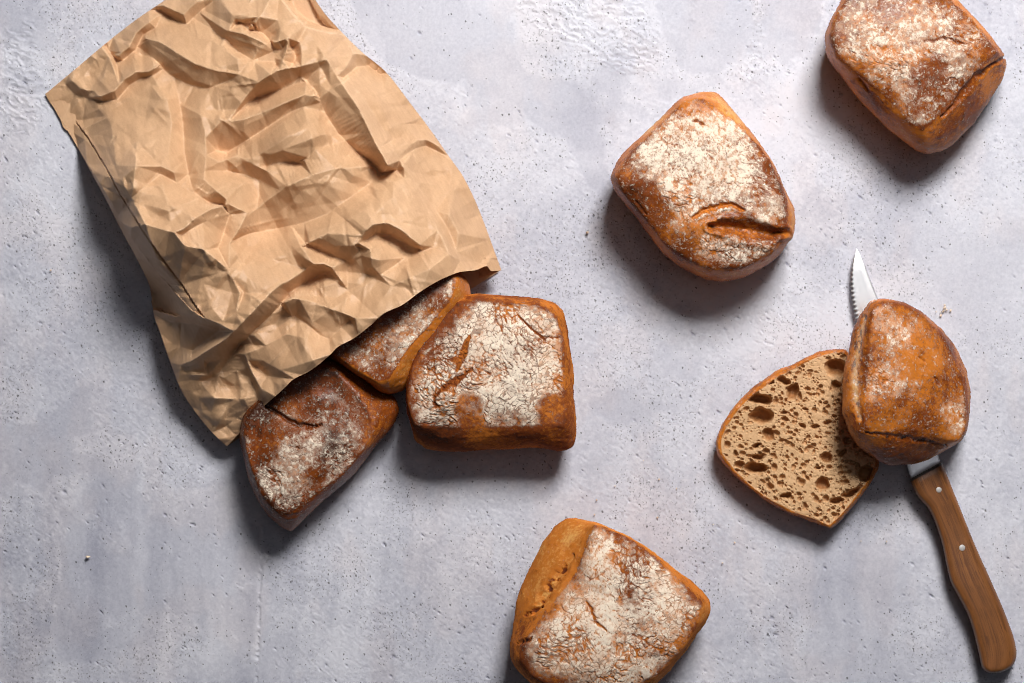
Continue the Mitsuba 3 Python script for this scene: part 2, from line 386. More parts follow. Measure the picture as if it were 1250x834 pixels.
def roll(key, c, outer, top, h, label, group=None, n=300, flour=(), bare=(), splits=(), cracks=(), tone=.5, side_tone=.34, dark=(), pale=(),
         tilt=(0, 0, 0), rag=.3, crack_size=11.0, crack_depth=1.0, bad=0, dust=0.0, seed=1, category='bread roll', cover=1.0, **shape):
    c = np.array(c, float)
    X, Y, z, rho, q = body(c, outer, top, h, n, **shape)
    z = z + np.clip(tilt[0] * (X - c[0]) + tilt[1] * (Y - c[1]) + tilt[2], 0, 999)
    P = world(X, Y, z) / U
    N = grid_normals(P)
    N *= np.sign(np.sum(N * np.stack([X - c[0], c[1] - Y, z - h * .4], -1)))
    x, y, zz = P[..., 0] + seed * 137.0, P[..., 1] + seed * 71.0, P[..., 2]
    topness = sstep(1.02, .97, q)
    low = sstep(0, .12 * h, z - z.min())
    # lumps of the baked dough
    d = (pfbm(x / 55, y / 55, zz / 55, 2, seed) - .5) * 8.0 * low
    d += (pfbm(x / 17, y / 17, zz / 17, 3, seed + 9) - .5) * 2.4 * low
    d += (pfbm(x / 4.2, y / 4.2, zz / 4.2, 2, seed + 5) - .5) * .6
    blister = sstep(.66, .85, pnoise(x / 6.5, y / 6.5, zz / 6.5, seed + 77))
    d += blister * .6 * (1 - topness * .6)
    # flour
    fl = np.zeros_like(X)
    wob = (pfbm(x / 26, y / 26, 3.0, 4, seed + 2) - .5)
    for p, s, soft in flour:
        fl = np.maximum(fl, s * sstep(-2.2 * soft, 2.3 * soft, poly_depth(X, Y, p) + wob * 40))
    for bx, by, br, s in bare:
        e = np.hypot(X - bx, Y - by) + wob * br * .9
        fl *= 1 - s * sstep(br * 1.15, br * .55, e)
    fl *= sstep(1.04, .955, q + wob * .08)
    soft_flour = fl.copy()
    # the floured skin has cracked into flakes
    wx, wy = x / crack_size + (pfbm(x / 15, y / 15, 4.0, 3, seed + 11) - .5) * 1.6, y / crack_size + (pfbm(x / 15, y / 15, 8.0, 3, seed + 12) - .5) * 1.6
    e1, r1, _ = cells(wx, wy, seed + 40)
    e2, r2, _ = cells(wx * 1.9 + 7, wy * 1.9 + 3, seed + 41)
    where = pfbm(x / 34, y / 34, 9.0, 3, seed + 13)
    wide = np.clip(.03 + .26 * sstep(.42, .66, where), 0, 1) * (.3 + .9 * pfbm(x / 9, y / 9, 6., 2, seed + 14))
    crk = sstep(wide, wide * .35, e1)
    crk = np.maximum(crk, .8 * sstep(wide * .85, wide * .25, e2) * sstep(.45, .6, where))
    crk *= cover
    amount = sstep(.25, .6, fl)
    d -= crk * amount * 1.5 * crack_depth
    d += amount * (.5 + .8 * (r1 - .5)) * crack_depth
    mottled = pfbm(x / 5.0, y / 5.0, 2.0, 3, seed + 21) - .5
    fl = np.clip(fl * (1 - .85 * crk) + (mottled * .95 + (r1 - .5) * .16) * np.minimum(fl * 2.2, 1), 0, 1)
    fl = np.maximum(fl, dust * topness * (.35 + mottled))
    # how far each part is baked
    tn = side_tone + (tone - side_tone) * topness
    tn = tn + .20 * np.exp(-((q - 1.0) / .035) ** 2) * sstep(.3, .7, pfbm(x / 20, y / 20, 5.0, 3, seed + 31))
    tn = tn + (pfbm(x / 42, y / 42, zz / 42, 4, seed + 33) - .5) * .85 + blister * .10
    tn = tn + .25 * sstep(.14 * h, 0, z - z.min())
    for bx, by, br, s in dark:
        tn = tn + s * sstep(br, br * .2, np.hypot(X - bx, Y - by) + wob * br * .8)
    for bx, by, br, s in pale:
        tn = tn - s * sstep(br, br * .2, np.hypot(X - bx, Y - by) + wob * br * .8)
    tn = np.where(amount > .3, tn * .9, tn)
    # bursts and cracks
    torn = np.zeros_like(X)
    for line, w, dep, lip, col in splits:
        dist, t = line_dist(X + wob * 7, Y + mottled * 4 + wob * 5, line)
        ww = w * (.35 + .65 * np.sin(np.pi * np.clip(t, .04, .96))) * (.8 + .5 * pfbm(x / 11, y / 11, 1., 2, seed + 51))
        g = np.exp(-(dist / ww) ** 2)
        d += -dep * g + lip * np.exp(-((dist - 1.7 * ww) / (.6 * ww)) ** 2) + dep * rag * g * (pfbm(x / 5, y / 5, zz / 5, 3, seed + 52) - .3)
        tn = tn + g * (col - tn)
        fl = fl * (1 - sstep(.15, .5, g)) + (.62 * g * (mottled + .75) if col < .05 else 0)
        torn = np.maximum(torn, g)
        tn = tn + (rag > .5) * g * sstep(.50, .34, pfbm(x / 5, y / 5, zz / 5, 3, seed + 52)) * .75
    for line, w, dep in cracks:
        dist, t = line_dist(X + mottled * 7, Y + mottled * 7, line)
        ww = w * (.5 + .8 * np.sin(np.pi * t))
        g = np.exp(-(dist / ww) ** 2)
        d -= dep * g
        fl *= 1 - sstep(.2, .6, g)
        tn = tn + g * .18
    P = P + N * d[..., None]
    P[..., 2] = np.maximum(P[..., 2], 0.15)
    v = (P * U).reshape(-1, 3)
    f = grid_faces(n, n)
    vn = vnormals(v, f)
    if np.mean(vn[:, 2]) < 0:
        f = f[:, ::-1]
        vn = -vn
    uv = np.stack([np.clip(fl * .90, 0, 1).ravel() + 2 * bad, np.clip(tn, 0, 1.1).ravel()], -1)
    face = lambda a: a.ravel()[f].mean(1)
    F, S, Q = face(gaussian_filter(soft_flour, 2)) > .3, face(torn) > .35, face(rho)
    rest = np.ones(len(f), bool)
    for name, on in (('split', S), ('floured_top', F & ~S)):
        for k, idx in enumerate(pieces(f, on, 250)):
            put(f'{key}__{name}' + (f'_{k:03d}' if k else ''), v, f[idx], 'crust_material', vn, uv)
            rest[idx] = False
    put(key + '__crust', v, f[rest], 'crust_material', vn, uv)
    # the underside
    k = np.concatenate([np.arange(n), n * np.arange(1, n) + n - 1, (n - 1) * n + np.arange(n - 2, -1, -1), n * np.arange(n - 2, 0, -1)])
    ring = v[k]
    mid = ring.mean(0)
    m = len(ring)
    vb = np.vstack([ring, [mid]])
    fb = np.stack([np.arange(m), (np.arange(m) + 1) % m, np.full(m, m)], 1)
    put(key + '__underside', vb, fb, 'crust_material', uv=np.tile([0.0, .6], (m + 1, 1)))
    labels[key] = {'label': label, 'category': category}
    if group:
        labels[key]['group'] = group


LOOSE, BAGGED = 'whole rolls lying loose on the table', 'rolls spilling out of the paper bag'

roll('bread_roll', (1118, 78),
     [(1026, 0), (1014, 24), (1006, 43), (1008, 66), (1020, 87), (1038, 111), (1067, 142), (1093, 166), (1117, 185), (1133, 189), (1154, 182), (1180, 161), (1204, 132), (1224, 98), (1229, 79), (1225, 65), (1207, 40), (1180, 11), (1167, -2), (1150, -16), (1110, -28), (1070, -25), (1040, -14)],
     [(1040, -8), (1020, 20), (1015, 47), (1026, 72), (1058, 98), (1090, 128), (1110, 150), (1128, 158), (1165, 124), (1188, 92), (1201, 79), (1221, 65), (1204, 43), (1178, 14), (1150, -12), (1110, -22), (1070, -19)],
     118, 'dusted brown roll cut off by the top right corner of the picture', LOOSE, seed=3, ztop=.86,
     flour=[([(1022, 20), (1060, -5), (1150, 0), (1200, 45), (1196, 80), (1165, 118), (1125, 152), (1105, 140), (1075, 100), (1030, 62)], .62, 14), ([(1120, 0), (1165, 0), (1204, 48), (1190, 70), (1140, 50), (1110, 25)], .72, 12), ([(1052, 58), (1105, 65), (1112, 95), (1075, 92)], .62, 10)],
     bare=[(1135, 92, 26, .75), (1085, 15, 22, .5), (1120, 130, 14, .4)], crack_size=8.5, cover=.75, dust=.25,
     splits=[([(1150, 143), (1165, 128), (1178, 112), (1192, 93), (1206, 82), (1226, 71)], 3.6, 3.4, .8, .58)],
     cracks=[([(1128, 49), (1141, 50), (1154, 45)], 1.5, 2.5), ([(1159, 47), (1175, 53)], 1.5, 2.5), ([(1049, 95), (1062, 112)], 1.8, 2.5)],
     tone=.50, side_tone=.30, dark=[(1195, 130, 40, .22), (1135, 95, 30, .15)], n=270)

roll('bread_roll_001', (858, 232),
     [(854, 113), (871, 112), (888, 125), (908, 149), (928, 174), (948, 204), (960, 234), (970, 254), (972, 271), (967, 288), (955, 305), (935, 322), (908, 337), (881, 343), (861, 340), (831, 325), (811, 308), (790, 281), (767, 254), (749, 231), (744, 216), (754, 197), (780, 171), (807, 144), (831, 120)],
     [(846, 118), (860, 121), (908, 158), (935, 187), (952, 224), (958, 251), (959, 285), (945, 308), (908, 328), (866, 332), (818, 305), (780, 262), (757, 231), (752, 215), (770, 186), (800, 156), (832, 124)],
     120, 'floured roll with a deep burst slash, lying alone above the middle of the picture', LOOSE, seed=7,
     flour=[([(778, 177), (831, 128), (861, 132), (908, 162), (950, 220), (958, 262), (930, 268), (915, 262), (880, 268), (851, 268), (822, 266), (806, 233), (777, 199)], .88, 9),
            ([(845, 285), (880, 282), (930, 297), (950, 300), (930, 318), (890, 325), (858, 310)], .72, 9)],
     bare=[(931, 236, 22, .45), (862, 130, 10, .5)], crack_size=8.5, cover=.8, dust=.28,
     splits=[([(868, 276), (890, 277), (915, 281), (938, 287), (957, 284)], 9.5, 11.0, 2.4, .42), ([(847, 266), (862, 256), (880, 250), (893, 249), (907, 256)], 3.4, 4.0, .8, .30)],
     cracks=[([(845, 147), (858, 150)], 1.5, 2.5), ([(777, 246), (788, 262)], 1.5, 1.5)],
     tone=.52, side_tone=.26, dark=[(790, 255, 45, .20), (835, 310, 35, .16), (935, 287, 20, .25)], pale=[(890, 130, 45, .12)])

roll('bread_roll_002', (600, 457),
     [(578, 359), (619, 363), (659, 364), (676, 370), (688, 382), (692, 403), (696, 435), (701, 464), (704, 498), (702, 530), (698, 545), (685, 551), (645, 547), (601, 547), (561, 549), (521, 547), (506, 537), (501, 520), (496, 498), (496, 470), (499, 442), (511, 412), (530, 384), (554, 364)],
     [(585, 366), (620, 369), (655, 371), (672, 379), (681, 392), (686, 410), (687, 440), (688, 470), (691, 512), (686, 520), (645, 521), (613, 522), (561, 522), (512, 519), (503, 510), (500, 494), (500, 470), (504, 443), (517, 415), (537, 388), (560, 370)],
     104, 'heavily floured square roll, first to have tumbled clear of the bag', BAGGED, bad=1, seed=11, zmax=.5, ztop=.88,
     flour=[([(556, 398), (585, 372), (640, 370), (678, 380), (687, 400), (688, 455), (682, 480), (660, 488), (648, 514), (560, 521), (508, 518), (503, 480), (528, 436)], 1.0, 7)],
     bare=[(572, 498, 20, .75), (672, 500, 24, .75), (678, 462, 8, .4), (556, 440, 6, .6), (546, 472, 6, .6)], crack_size=7.5, cover=1.0, dust=.2,
     splits=[([(530, 485), (545, 474), (560, 462), (575, 450)], 3.5, 2.6, .5, .55), ([(574, 412), (566, 432), (556, 452)], 4.5, 1.5, .3, .42)],
     cracks=[([(632, 384), (650, 402), (665, 414), (686, 411)], 1.3, 1.4), ([(530, 486), (534, 500)], 1.8, 1.6)],
     tone=.47, side_tone=.42, dark=[(540, 535, 30, .1)], n=300)

roll('bread_roll_003', (476, 385),
     [(403, 435), (437, 458), (463, 477), (475, 480), (489, 475), (515, 452), (544, 421), (567, 389), (576, 369), (573, 346), (561, 330), (530, 318), (480, 316), (440, 330), (412, 360), (398, 395), (397, 420)],
     [(406, 430), (437, 450), (462, 466), (475, 462), (482, 451), (498, 426), (524, 398), (552, 363), (557, 343), (548, 334), (525, 324), (482, 323), (446, 336), (420, 365), (406, 398), (403, 420)],
     98, 'brown roll peeking out from under the lip of the bag, between the other two', BAGGED, seed=17, zmax=.5, ztop=.9,
     flour=[([(420, 425), (470, 400), (540, 345), (556, 345), (545, 370), (515, 405), (480, 448), (468, 440), (440, 440)], .5, 12), ([(505, 405), (550, 352), (552, 365), (525, 397), (480, 447), (474, 440)], .85, 8)],
     bare=[(470, 470, 18, .8)], crack_size=9, cover=.6, dust=.3,
     cracks=[([(534, 425), (550, 408), (560, 392)], 1.8, 3.5), ([(505, 452), (535, 424)], 1.4, 2.5)],
     tone=.60, side_tone=.36, tilt=(0, 0, 8), n=240)

roll('bread_roll_004', (388, 545),
     [(292, 529), (296, 555), (302, 581), (313, 607), (326, 627), (342, 643), (355, 651), (372, 636), (395, 613), (424, 587), (453, 552), (479, 521), (488, 503), (485, 487), (467, 472), (430, 450), (404, 437), (380, 438), (345, 455), (312, 485), (295, 508)],
     [(298, 530), (302, 553), (316, 592), (337, 621), (352, 627), (381, 607), (418, 579), (441, 553), (455, 528), (450, 505), (430, 475), (410, 457), (390, 450), (350, 463), (317, 491), (302, 512)],
     88, 'roll toned dark for the shade of the bag, nearest the bottom left, half inside its mouth', BAGGED, seed=23, zmax=.45, ztop=.9,
     flour=[([(305, 575), (330, 550), (385, 525), (400, 540), (385, 575), (372, 605), (345, 622), (322, 605)], .66, 9), ([(395, 560), (420, 535), (448, 530), (445, 550), (415, 580), (395, 595)], .78, 10), ([(310, 510), (420, 460), (445, 500), (440, 530), (400, 530), (340, 530)], .30, 14), ([(293, 535), (300, 535), (302, 548), (297, 550)], .8, 4)],
     bare=[(385, 580, 14, .7), (318, 550, 24, .6), (375, 485, 30, .4)], crack_size=9, cover=.7, dust=.18,
     cracks=[([(323, 496), (340, 505), (352, 514), (366, 519), (380, 520), (393, 519)], 2.3, 4.5)],
     tone=.70, side_tone=.60, dark=[(400, 480, 60, .15)], n=280)  # tones set dark to put the bag's shadow into this roll's colour

roll('bread_roll_005', (742, 745),
     [(691, 633), (702, 632), (729, 637), (761, 650), (796, 672), (828, 699), (858, 723), (866, 734), (867, 745), (861, 760), (842, 790), (815, 822), (801, 836), (780, 848), (740, 858), (690, 852), (655, 840), (630, 817), (621, 803), (619, 787), (624, 766), (630, 736), (643, 701), (662, 661), (678, 642)],
     [(725, 641), (761, 655), (793, 677), (828, 706), (853, 727), (860, 738), (855, 757), (832, 790), (800, 826), (775, 840), (740, 848), (692, 842), (652, 828), (634, 805), (640, 785), (658, 758), (682, 724), (705, 695), (713, 673), (721, 650)],
     122, 'floured roll with a torn orange flank, cut off by the bottom edge of the picture', LOOSE, bad=1, seed=29,
     flour=[([(727, 648), (760, 660), (793, 683), (850, 730), (852, 752), (825, 790), (795, 825), (740, 840), (690, 835), (655, 815), (650, 782), (675, 740), (700, 710), (715, 680)], .93, 9)],
     bare=[(768, 730, 20, .5), (790, 764, 14, .35), (745, 682, 10, .4), (800, 800, 22, .3), (755, 780, 12, .35)], rag=1.1, crack_size=8.5, cover=1.0, crack_depth=.8, dust=.2,
     splits=[([(700, 680), (690, 695), (675, 712), (662, 730), (650, 748)], 5.0, 5.0, .8, .06), ([(660, 740), (640, 752)], 3.0, 4.0, .6, .12), ([(650, 780), (632, 786)], 2.2, 3.0, .6, .45)],
     cracks=[([(714, 733), (722, 744), (728, 760), (739, 768)], 1.7, 1.8)],
     tone=.42, side_tone=.22, dark=[(705, 700, 22, .12)], n=320)

# the cut roll: one half stands over the knife, the other lies with its crumb up
roll('halved_roll', (1108, 468),
     [(1062, 367), (1078, 365), (1103, 369), (1125, 379), (1150, 401), (1165, 421), (1179, 449), (1184, 474), (1185, 502), (1182, 527), (1175, 539), (1156, 549), (1140, 557), (1115, 564), (1087, 567), (1069, 560), (1050, 546), (1036, 527), (1028, 502), (1028, 471), (1031, 446), (1041, 412), (1050, 387)],
     [(1066, 377), (1080, 371), (1103, 374), (1122, 383), (1145, 404), (1160, 424), (1173, 451), (1178, 475), (1179, 502), (1177, 527), (1170, 537), (1156, 537), (1131, 532), (1093, 528), (1058, 525), (1054, 518), (1056, 471), (1059, 434), (1062, 395)],
     104, 'crusty half of the cut roll, resting across the knife blade', None, seed=37, zmax=.46, ztop=.86,
     base_poly=[(1085, 385), (1120, 390), (1160, 430), (1172, 470), (1174, 520), (1150, 540), (1110, 548), (1088, 540), (1080, 500), (1080, 430)],
     flour=[([(1066, 385), (1085, 378), (1120, 405), (1110, 425), (1085, 430), (1068, 425)], .62, 12), ([(1062, 455), (1085, 450), (1120, 465), (1115, 480), (1085, 480), (1060, 490)], .60, 11), ([(1150, 500), (1178, 480), (1180, 530), (1160, 528)], .45, 10)],
     crack_size=7, cover=.8, dust=.26, rag=.7,
     splits=[([(1056, 388), (1050, 410), (1047, 433), (1045, 455), (1044, 475), (1046, 495), (1050, 512)], 6.0, 2.2, .3, .02), ([(1058, 529), (1092, 534), (1130, 538), (1154, 543)], 2.6, 1.6, .3, .58)],
     cracks=[([(1120, 435), (1128, 441)], 1.3, 2), ([(1140, 460), (1146, 471)], 1.4, 2.2)],
     tone=.40, side_tone=.40, dark=[(1105, 545, 50, .12)], tilt=(-.30, 0, 19), category='halved bread roll', n=290)


def cut_half():
    c = np.array((975.0, 532.0))
    outline = [(873, 540), (881, 518), (897, 494), (919, 473), (944, 455), (975, 441), (997, 430), (1018, 426), (1032, 426), (1044, 440), (1055, 470), (1063, 510), (1072, 545), (1073, 568), (1065, 587), (1050, 606), (1025, 637), (1014, 646), (1000, 640), (968, 629), (944, 617), (919, 600), (891, 575), (876, 556)]
    n, h, seed = 420, 40.0, 5
    th = np.linspace(-np.pi, np.pi, 721)
    R = radial(outline, c, th)
    rim_w = 3.2 + 3.2 * np.clip(np.cos(th + 2.3), 0, 1) + 3.0 * (pfbm(np.cos(th) * 5, np.sin(th) * 5, 1., 3, 19) - .4)
    Tp = R - rim_w
    rk = np.stack([0 * R, .5 * Tp, Tp - 1, Tp + rim_w * .5, R, R * .97, R * .90], 1)
    zk = h * np.stack([R * 0 + 1, R * 0 + 1, R * 0 + 1, R * 0 + .97, R * 0 + .62, R * 0 + .15, R * 0], 1)
    k, f = np.array([0, .38, .74, .79, .87, .96, 1.0]), np.linspace(0, 1, 241)
    rt, zt = PchipInterpolator(k, rk, axis=1)(f), PchipInterpolator(k, zk, axis=1)(f)
    rho, a = disc_grid(n)
    a = (a + np.pi) % (2 * np.pi) - np.pi
    ij = [(a + np.pi) / (2 * np.pi) * 720, rho * 240]
    r, z = map_coordinates(rt, ij, order=1), map_coordinates(zt, ij, order=1)
    edge = map_coordinates(np.tile(Tp[:, None], (1, 2)), [ij[0], ij[0] * 0], order=1)
    X, Y = c[0] + r * np.cos(a), c[1] + r * np.sin(a)
    inner = edge - r                                       # distance inside the crumb's edge
    # pores, the big ones where the photo has them
    s3 = lambda x, y, rx, ry, t=0.0: (850 + x / 3.208, 400 + y / 3.208, rx / 3.208, ry / 3.208, t)
    big = [s3(545, 160, 46, 36, .2), s3(548, 225, 22, 13), s3(380, 252, 24, 34, .3), s3(347, 210, 28, 15, .2), s3(245, 278, 52, 26, .1), s3(310, 290, 12, 12), s3(255, 345, 50, 33, .1), s3(285, 415, 26, 26), s3(315, 413, 12, 13),
           s3(235, 552, 50, 24, .1), s3(510, 505, 26, 18, .2), s3(495, 610, 28, 23), s3(605, 648, 40, 17, -.5), s3(665, 572, 36, 36), s3(568, 490, 20, 11, -.6), s3(612, 530, 14, 10), s3(585, 445, 10, 16), s3(550, 678, 28, 14), s3(165, 535, 22, 17),
           s3(240, 505, 32, 13), s3(480, 245, 11, 9), s3(345, 335, 16, 8), s3(415, 382, 17, 9, .5), s3(122, 460, 12, 15), s3(155, 492, 9, 16), s3(182, 492, 11, 10), s3(410, 606, 14, 12), s3(470, 670, 12, 13), s3(507, 670, 14, 13), s3(290, 622, 17, 15), s3(468, 388, 18, 10),
           s3(515, 370, 18, 9, -.3), s3(445, 470, 15, 9), s3(240, 462, 22, 9, -.3), s3(272, 487, 14, 12), s3(345, 360, 16, 9, .3), s3(445, 185, 10, 12), s3(300, 245, 10, 8), s3(425, 320, 12, 6), s3(465, 325, 8, 8), s3(585, 605, 15, 9), s3(425, 700, 9, 13), s3(470, 735, 11, 9), s3(552, 735, 9, 9), s3(516, 762, 7, 7), s3(350, 655, 24, 11, -.4), s3(285, 682, 8, 6), s3(330, 610, 14, 8), s3(475, 550, 16, 7), s3(420, 540, 12, 9), s3(380, 545, 9, 9), s3(630, 545, 12, 16), s3(435, 240, 12, 9), s3(405, 270, 12, 17), s3(305, 548, 14, 11), s3(640, 625, 12, 9), s3(290, 215, 20, 8, -.5)]
    g = np.random.default_rng(12)
    pores = list(big)
    for _ in range(1900):
        x, y = g.uniform(870, 1075), g.uniform(425, 645)
        s = .6 + 2.3 * g.random() ** 4.0
        pores.append((x, y, s * g.uniform(1.0, 1.45), s, g.normal(-.25, .8)))
    dep, brown = np.zeros_like(X), np.zeros_like(X)
    wob1, wob2 = (pfbm(X / 9, Y / 9, 1., 3, 3) - .5) * 7, (pfbm(X / 9, Y / 9, 5., 3, 4) - .5) * 7
    tree = cKDTree(np.stack([X.ravel(), Y.ravel()], -1))
    for x, y, rx, ry, t in pores:
        m = max(rx, ry)
        idx = np.array(tree.query_ball_point((x, y), m * 1.5 + 4), int)
        if not len(idx):
            continue
        wf = min(1, m / 8)
        gx, gy = X.ravel()[idx] - x + wob1.ravel()[idx] * wf, Y.ravel()[idx] - y + wob2.ravel()[idx] * wf
        u, w = (gx * math.cos(t) + gy * math.sin(t)) / rx, (gy * math.cos(t) - gx * math.sin(t)) / ry
        q = u * u + w * w
        hole = np.sqrt(np.clip(1 - q, 0, 1)) * min(1.4 * m + 1.3, 12 + 1.2 * m, 30)
        dep.ravel()[idx] = np.maximum(dep.ravel()[idx], hole)
        brown.ravel()[idx] = np.maximum(brown.ravel()[idx], sstep(1.0, .35, q) * np.clip(m / 8, .10, .92))  # pores browned inside, partly to paint in the shadow of the holes
    on = sstep(.5, 2.5, inner)
    fin = pfbm(X / 2.2, Y / 1.7, 2., 3, 8) - .5
    z = z - np.minimum(dep, h - 8) * on - on * (np.clip(pfbm(X / 3.2, Y / 2.2, 6., 2, 14) - .58, 0, 1) * 4 + fin * .45)
    z += (pfbm(X / 40, Y / 40, 3., 2, 2) - .5) * 3 * on
    P = world(X, Y, z) / U
    side = sstep(.5, -1.5, inner)
    Nn = grid_normals(P)
    Nn *= np.sign(Nn[n // 2, n // 2, 2])
    P = P + Nn * (((pfbm(P[..., 0] / 14, P[..., 1] / 14, P[..., 2] / 14, 3, 6) - .5) * 4 + (pfbm(P[..., 0] / 4, P[..., 1] / 4, P[..., 2] / 4, 2, 7) - .5) * 1.2) * side * sstep(0, 5, z))[..., None]
    P[..., 2] = np.maximum(P[..., 2], .15)
    v = (P * U).reshape(-1, 3)
    f = grid_faces(n, n)
    vn = vnormals(v, f)
    if np.mean(vn[:, 2]) < 0:
        f, vn = f[:, ::-1], -vn
    E = inner.ravel()[f].mean(1) > .6
    toast = np.exp(-np.clip(inner, 0, 99) / 2.2) * .8
    put('halved_roll_001__crumb', v, f[E], 'crumb_material', vn, np.stack([(brown * on).ravel(), toast.ravel()], -1))
    tn = .30 + (pfbm(X / 25, Y / 25, z / 25, 4, 9) - .5) * .7 + .2 * sstep(10, 0, z)
    put('halved_roll_001__crust', v, f[~E], 'crust_material', vn, np.stack([0 * tn.ravel(), tn.ravel()], -1))
    kk = np.concatenate([np.arange(n), n * np.arange(1, n) + n - 1, (n - 1) * n + np.arange(n - 2, -1, -1), n * np.arange(n - 2, 0, -1)])
    m = len(kk)
    vb = np.vstack([v[kk], [v[kk].mean(0)]])
    put('halved_roll_001__underside', vb, np.stack([np.arange(m), (np.arange(m) + 1) % m, np.full(m, m)], 1), 'crust_material', uv=np.tile([0, .6], (m + 1, 1)))
    labels['halved_roll_001'] = {'label': 'half of the cut roll lying with its holey brown crumb facing up', 'category': 'halved bread roll'}


cut_half()


# ---------------------------------------------------------------- the knife
def build_knife():
    def loft(key, st, bsdf, prof, edge=None):
        """st: list of (left xy, right xy, zmid, half thickness); prof: (across -1..1, up -1..1) of one section."""
        L, R = np.array([s[0] for s in st], float), np.array([s[1] for s in st], float)
        zm, ht = np.array([s[2] for s in st], float), np.array([s[3] for s in st], float)
        mid, half = (L + R) / 2, (R - L) / 2
        pr = np.asarray(prof, float)
        XY = mid[:, None] + half[:, None] * pr[None, :, :1]
        if edge is not None:
            XY[:, 0] += edge
            XY[:, -1] += edge
        zz = zm[:, None] + ht[:, None] * pr[None, :, 1]
        v = world(XY[..., 0], XY[..., 1], zz).reshape(-1, 3)
        n, m = len(st), len(pr)
        i, j = np.meshgrid(np.arange(n - 1), np.arange(m), indexing='ij')
        a, b, c, d = i * m + j, i * m + (j + 1) % m, (i + 1) * m + (j + 1) % m, (i + 1) * m + j
        f = np.vstack([np.stack([a, b, c], -1).reshape(-1, 3), np.stack([a, c, d], -1).reshape(-1, 3)])
        along = np.repeat(np.linspace(0, 1, n), m)
        uv = np.stack([np.tile(pr[:, 0] * .5 + .5 + pr[:, 1] * .18, n), along], -1)
        for e, o in ((0, 1), (n - 1, -1)):
            w = np.vstack([v[e * m:(e + 1) * m], v[e * m:(e + 1) * m].mean(0)])
            t = np.stack([np.arange(m), (np.arange(m) + 1) % m, np.full(m, m)], 1)
            f = np.vstack([f, t + len(v)])
            uv = np.vstack([uv, np.tile([.5, 0. if e == 0 else 1.0], (m + 1, 1))])
            v = np.vstack([v, w])
        tm = trimesh.Trimesh(v, f, process=False)
        if tm.volume < 0:
            f = f[:, ::-1]
        put(key, v, f, bsdf, uv=uv)

    def curve(pts, t):
        p = np.asarray(pts, float)
        s = np.concatenate([[0], np.cumsum(np.linalg.norm(np.diff(p, axis=0), axis=1))])
        return PchipInterpolator(s / s[-1], p)(t)

    # blade: spine on the right, scalloped edge on the left
    t = np.linspace(0, 1, 520)
    sp = curve([(1046, 303.5), (1051, 314), (1057.5, 330), (1064, 347), (1071, 364), (1110, 463), (1138, 534), (1149.5, 570)], t)
    ed = curve([(1045.4, 304), (1042, 315), (1038.6, 327), (1037.8, 343), (1038.6, 359), (1041.5, 378), (1045, 394), (1072, 470), (1096, 535), (1113.5, 589)], t)
    s = np.concatenate([[0], np.cumsum(np.linalg.norm(np.diff(ed, axis=0), axis=1))])
    nrm = (sp - ed) / np.maximum(np.linalg.norm(sp - ed, axis=1, keepdims=True), 1e-6)
    bite = nrm * (.78 * (1 + np.cos(2 * np.pi * s / 5.6)) * sstep(240, 225, s))[:, None] * sstep(8, 20, s)[:, None]
    thick = 1.9 * sstep(-6, 30, s)
    zb = 10 + 6 * t
    prof = [(-1, .35), (-.66, .72), (-.5, .8), (.1, .95), (.93, 1), (1, .8), (1, -.8), (.93, -1), (.1, -.95), (-.5, -.8), (-.66, -.72), (-1, -.35)]
    loft('kitchen_knife__blade', [(e, q, z, k) for e, q, z, k in zip(ed, sp, zb, thick)], 'steel_material', prof, bite)
    # handle
    t = np.linspace(0, 1, 130)
    right = curve([(1151, 567), (1158, 585), (1175, 628), (1193, 672), (1211, 712), (1229.5, 756), (1239, 785), (1241, 798), (1238, 810), (1229, 818), (1218, 821.5)], t)
    left = curve([(1112, 588), (1119, 604), (1134, 622), (1143.5, 643), (1150.5, 665), (1155, 687), (1160, 708.5), (1171, 730), (1182, 752), (1191, 781.5), (1196, 803), (1199, 815), (1206, 821), (1213, 822)], t)
    k = np.linspace(0, 2 * np.pi, 40, endpoint=False)
    sq = lambda v, e: np.sign(v) * np.abs(v) ** e
    prof = np.stack([sq(np.cos(k), .55), sq(np.sin(k), .55)], -1)
    hh = 17.0 - 3.0 * np.exp(-((t - .30) / .2) ** 2) + 1.0 * t
    hh = hh * (1 - .22 * sstep(.93, 1.0, t) ** 2) * (.93 + .07 * sstep(0, .02, t))
    loft('kitchen_knife__handle', [(l, r, 18.5, h) for l, r, h in zip(left, right, hh)], 'wood_material', prof)
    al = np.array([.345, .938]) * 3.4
    loft('kitchen_knife__shade_band', [(left[0] - al * (1 - q), right[0] - al * (1 - q), 18.5, hh[0] * .97) for q in np.linspace(0, 1.12, 4)], 'shade_band_material', prof)  # dark band added where the handle's front end lies in shadow
    for key, (x, y, r) in (('kitchen_knife__rivet', (1146, 598, 3.6)), ('kitchen_knife__rivet_001', (1174.5, 669, 4.0))):
        i = int(np.argmin(np.hypot(*( (left + right) / 2 - (x, y)).T)))
        zt = 18.5 + hh[i]
        rr, zz = np.array([0, .5, .85, 1.0, 1.0]) * r, np.array([.9, .8, .55, .15, -4])
        a = np.linspace(0, 2 * np.pi, 24, endpoint=False)
        X, Y = x + rr[:, None] * np.cos(a), y + rr[:, None] * np.sin(a)
        v = world(X, Y, np.broadcast_to(zt + zz[:, None] - .35, X.shape)).reshape(-1, 3)
        ii, jj = np.meshgrid(np.arange(4), np.arange(24), indexing='ij')
        A, B, C, D = ii * 24 + jj, ii * 24 + (jj + 1) % 24, (ii + 1) * 24 + (jj + 1) % 24, (ii + 1) * 24 + jj
        f = np.vstack([np.stack([A, D, C], -1).reshape(-1, 3), np.stack([A, C, B], -1).reshape(-1, 3)])
        vn = vnormals(v, f)
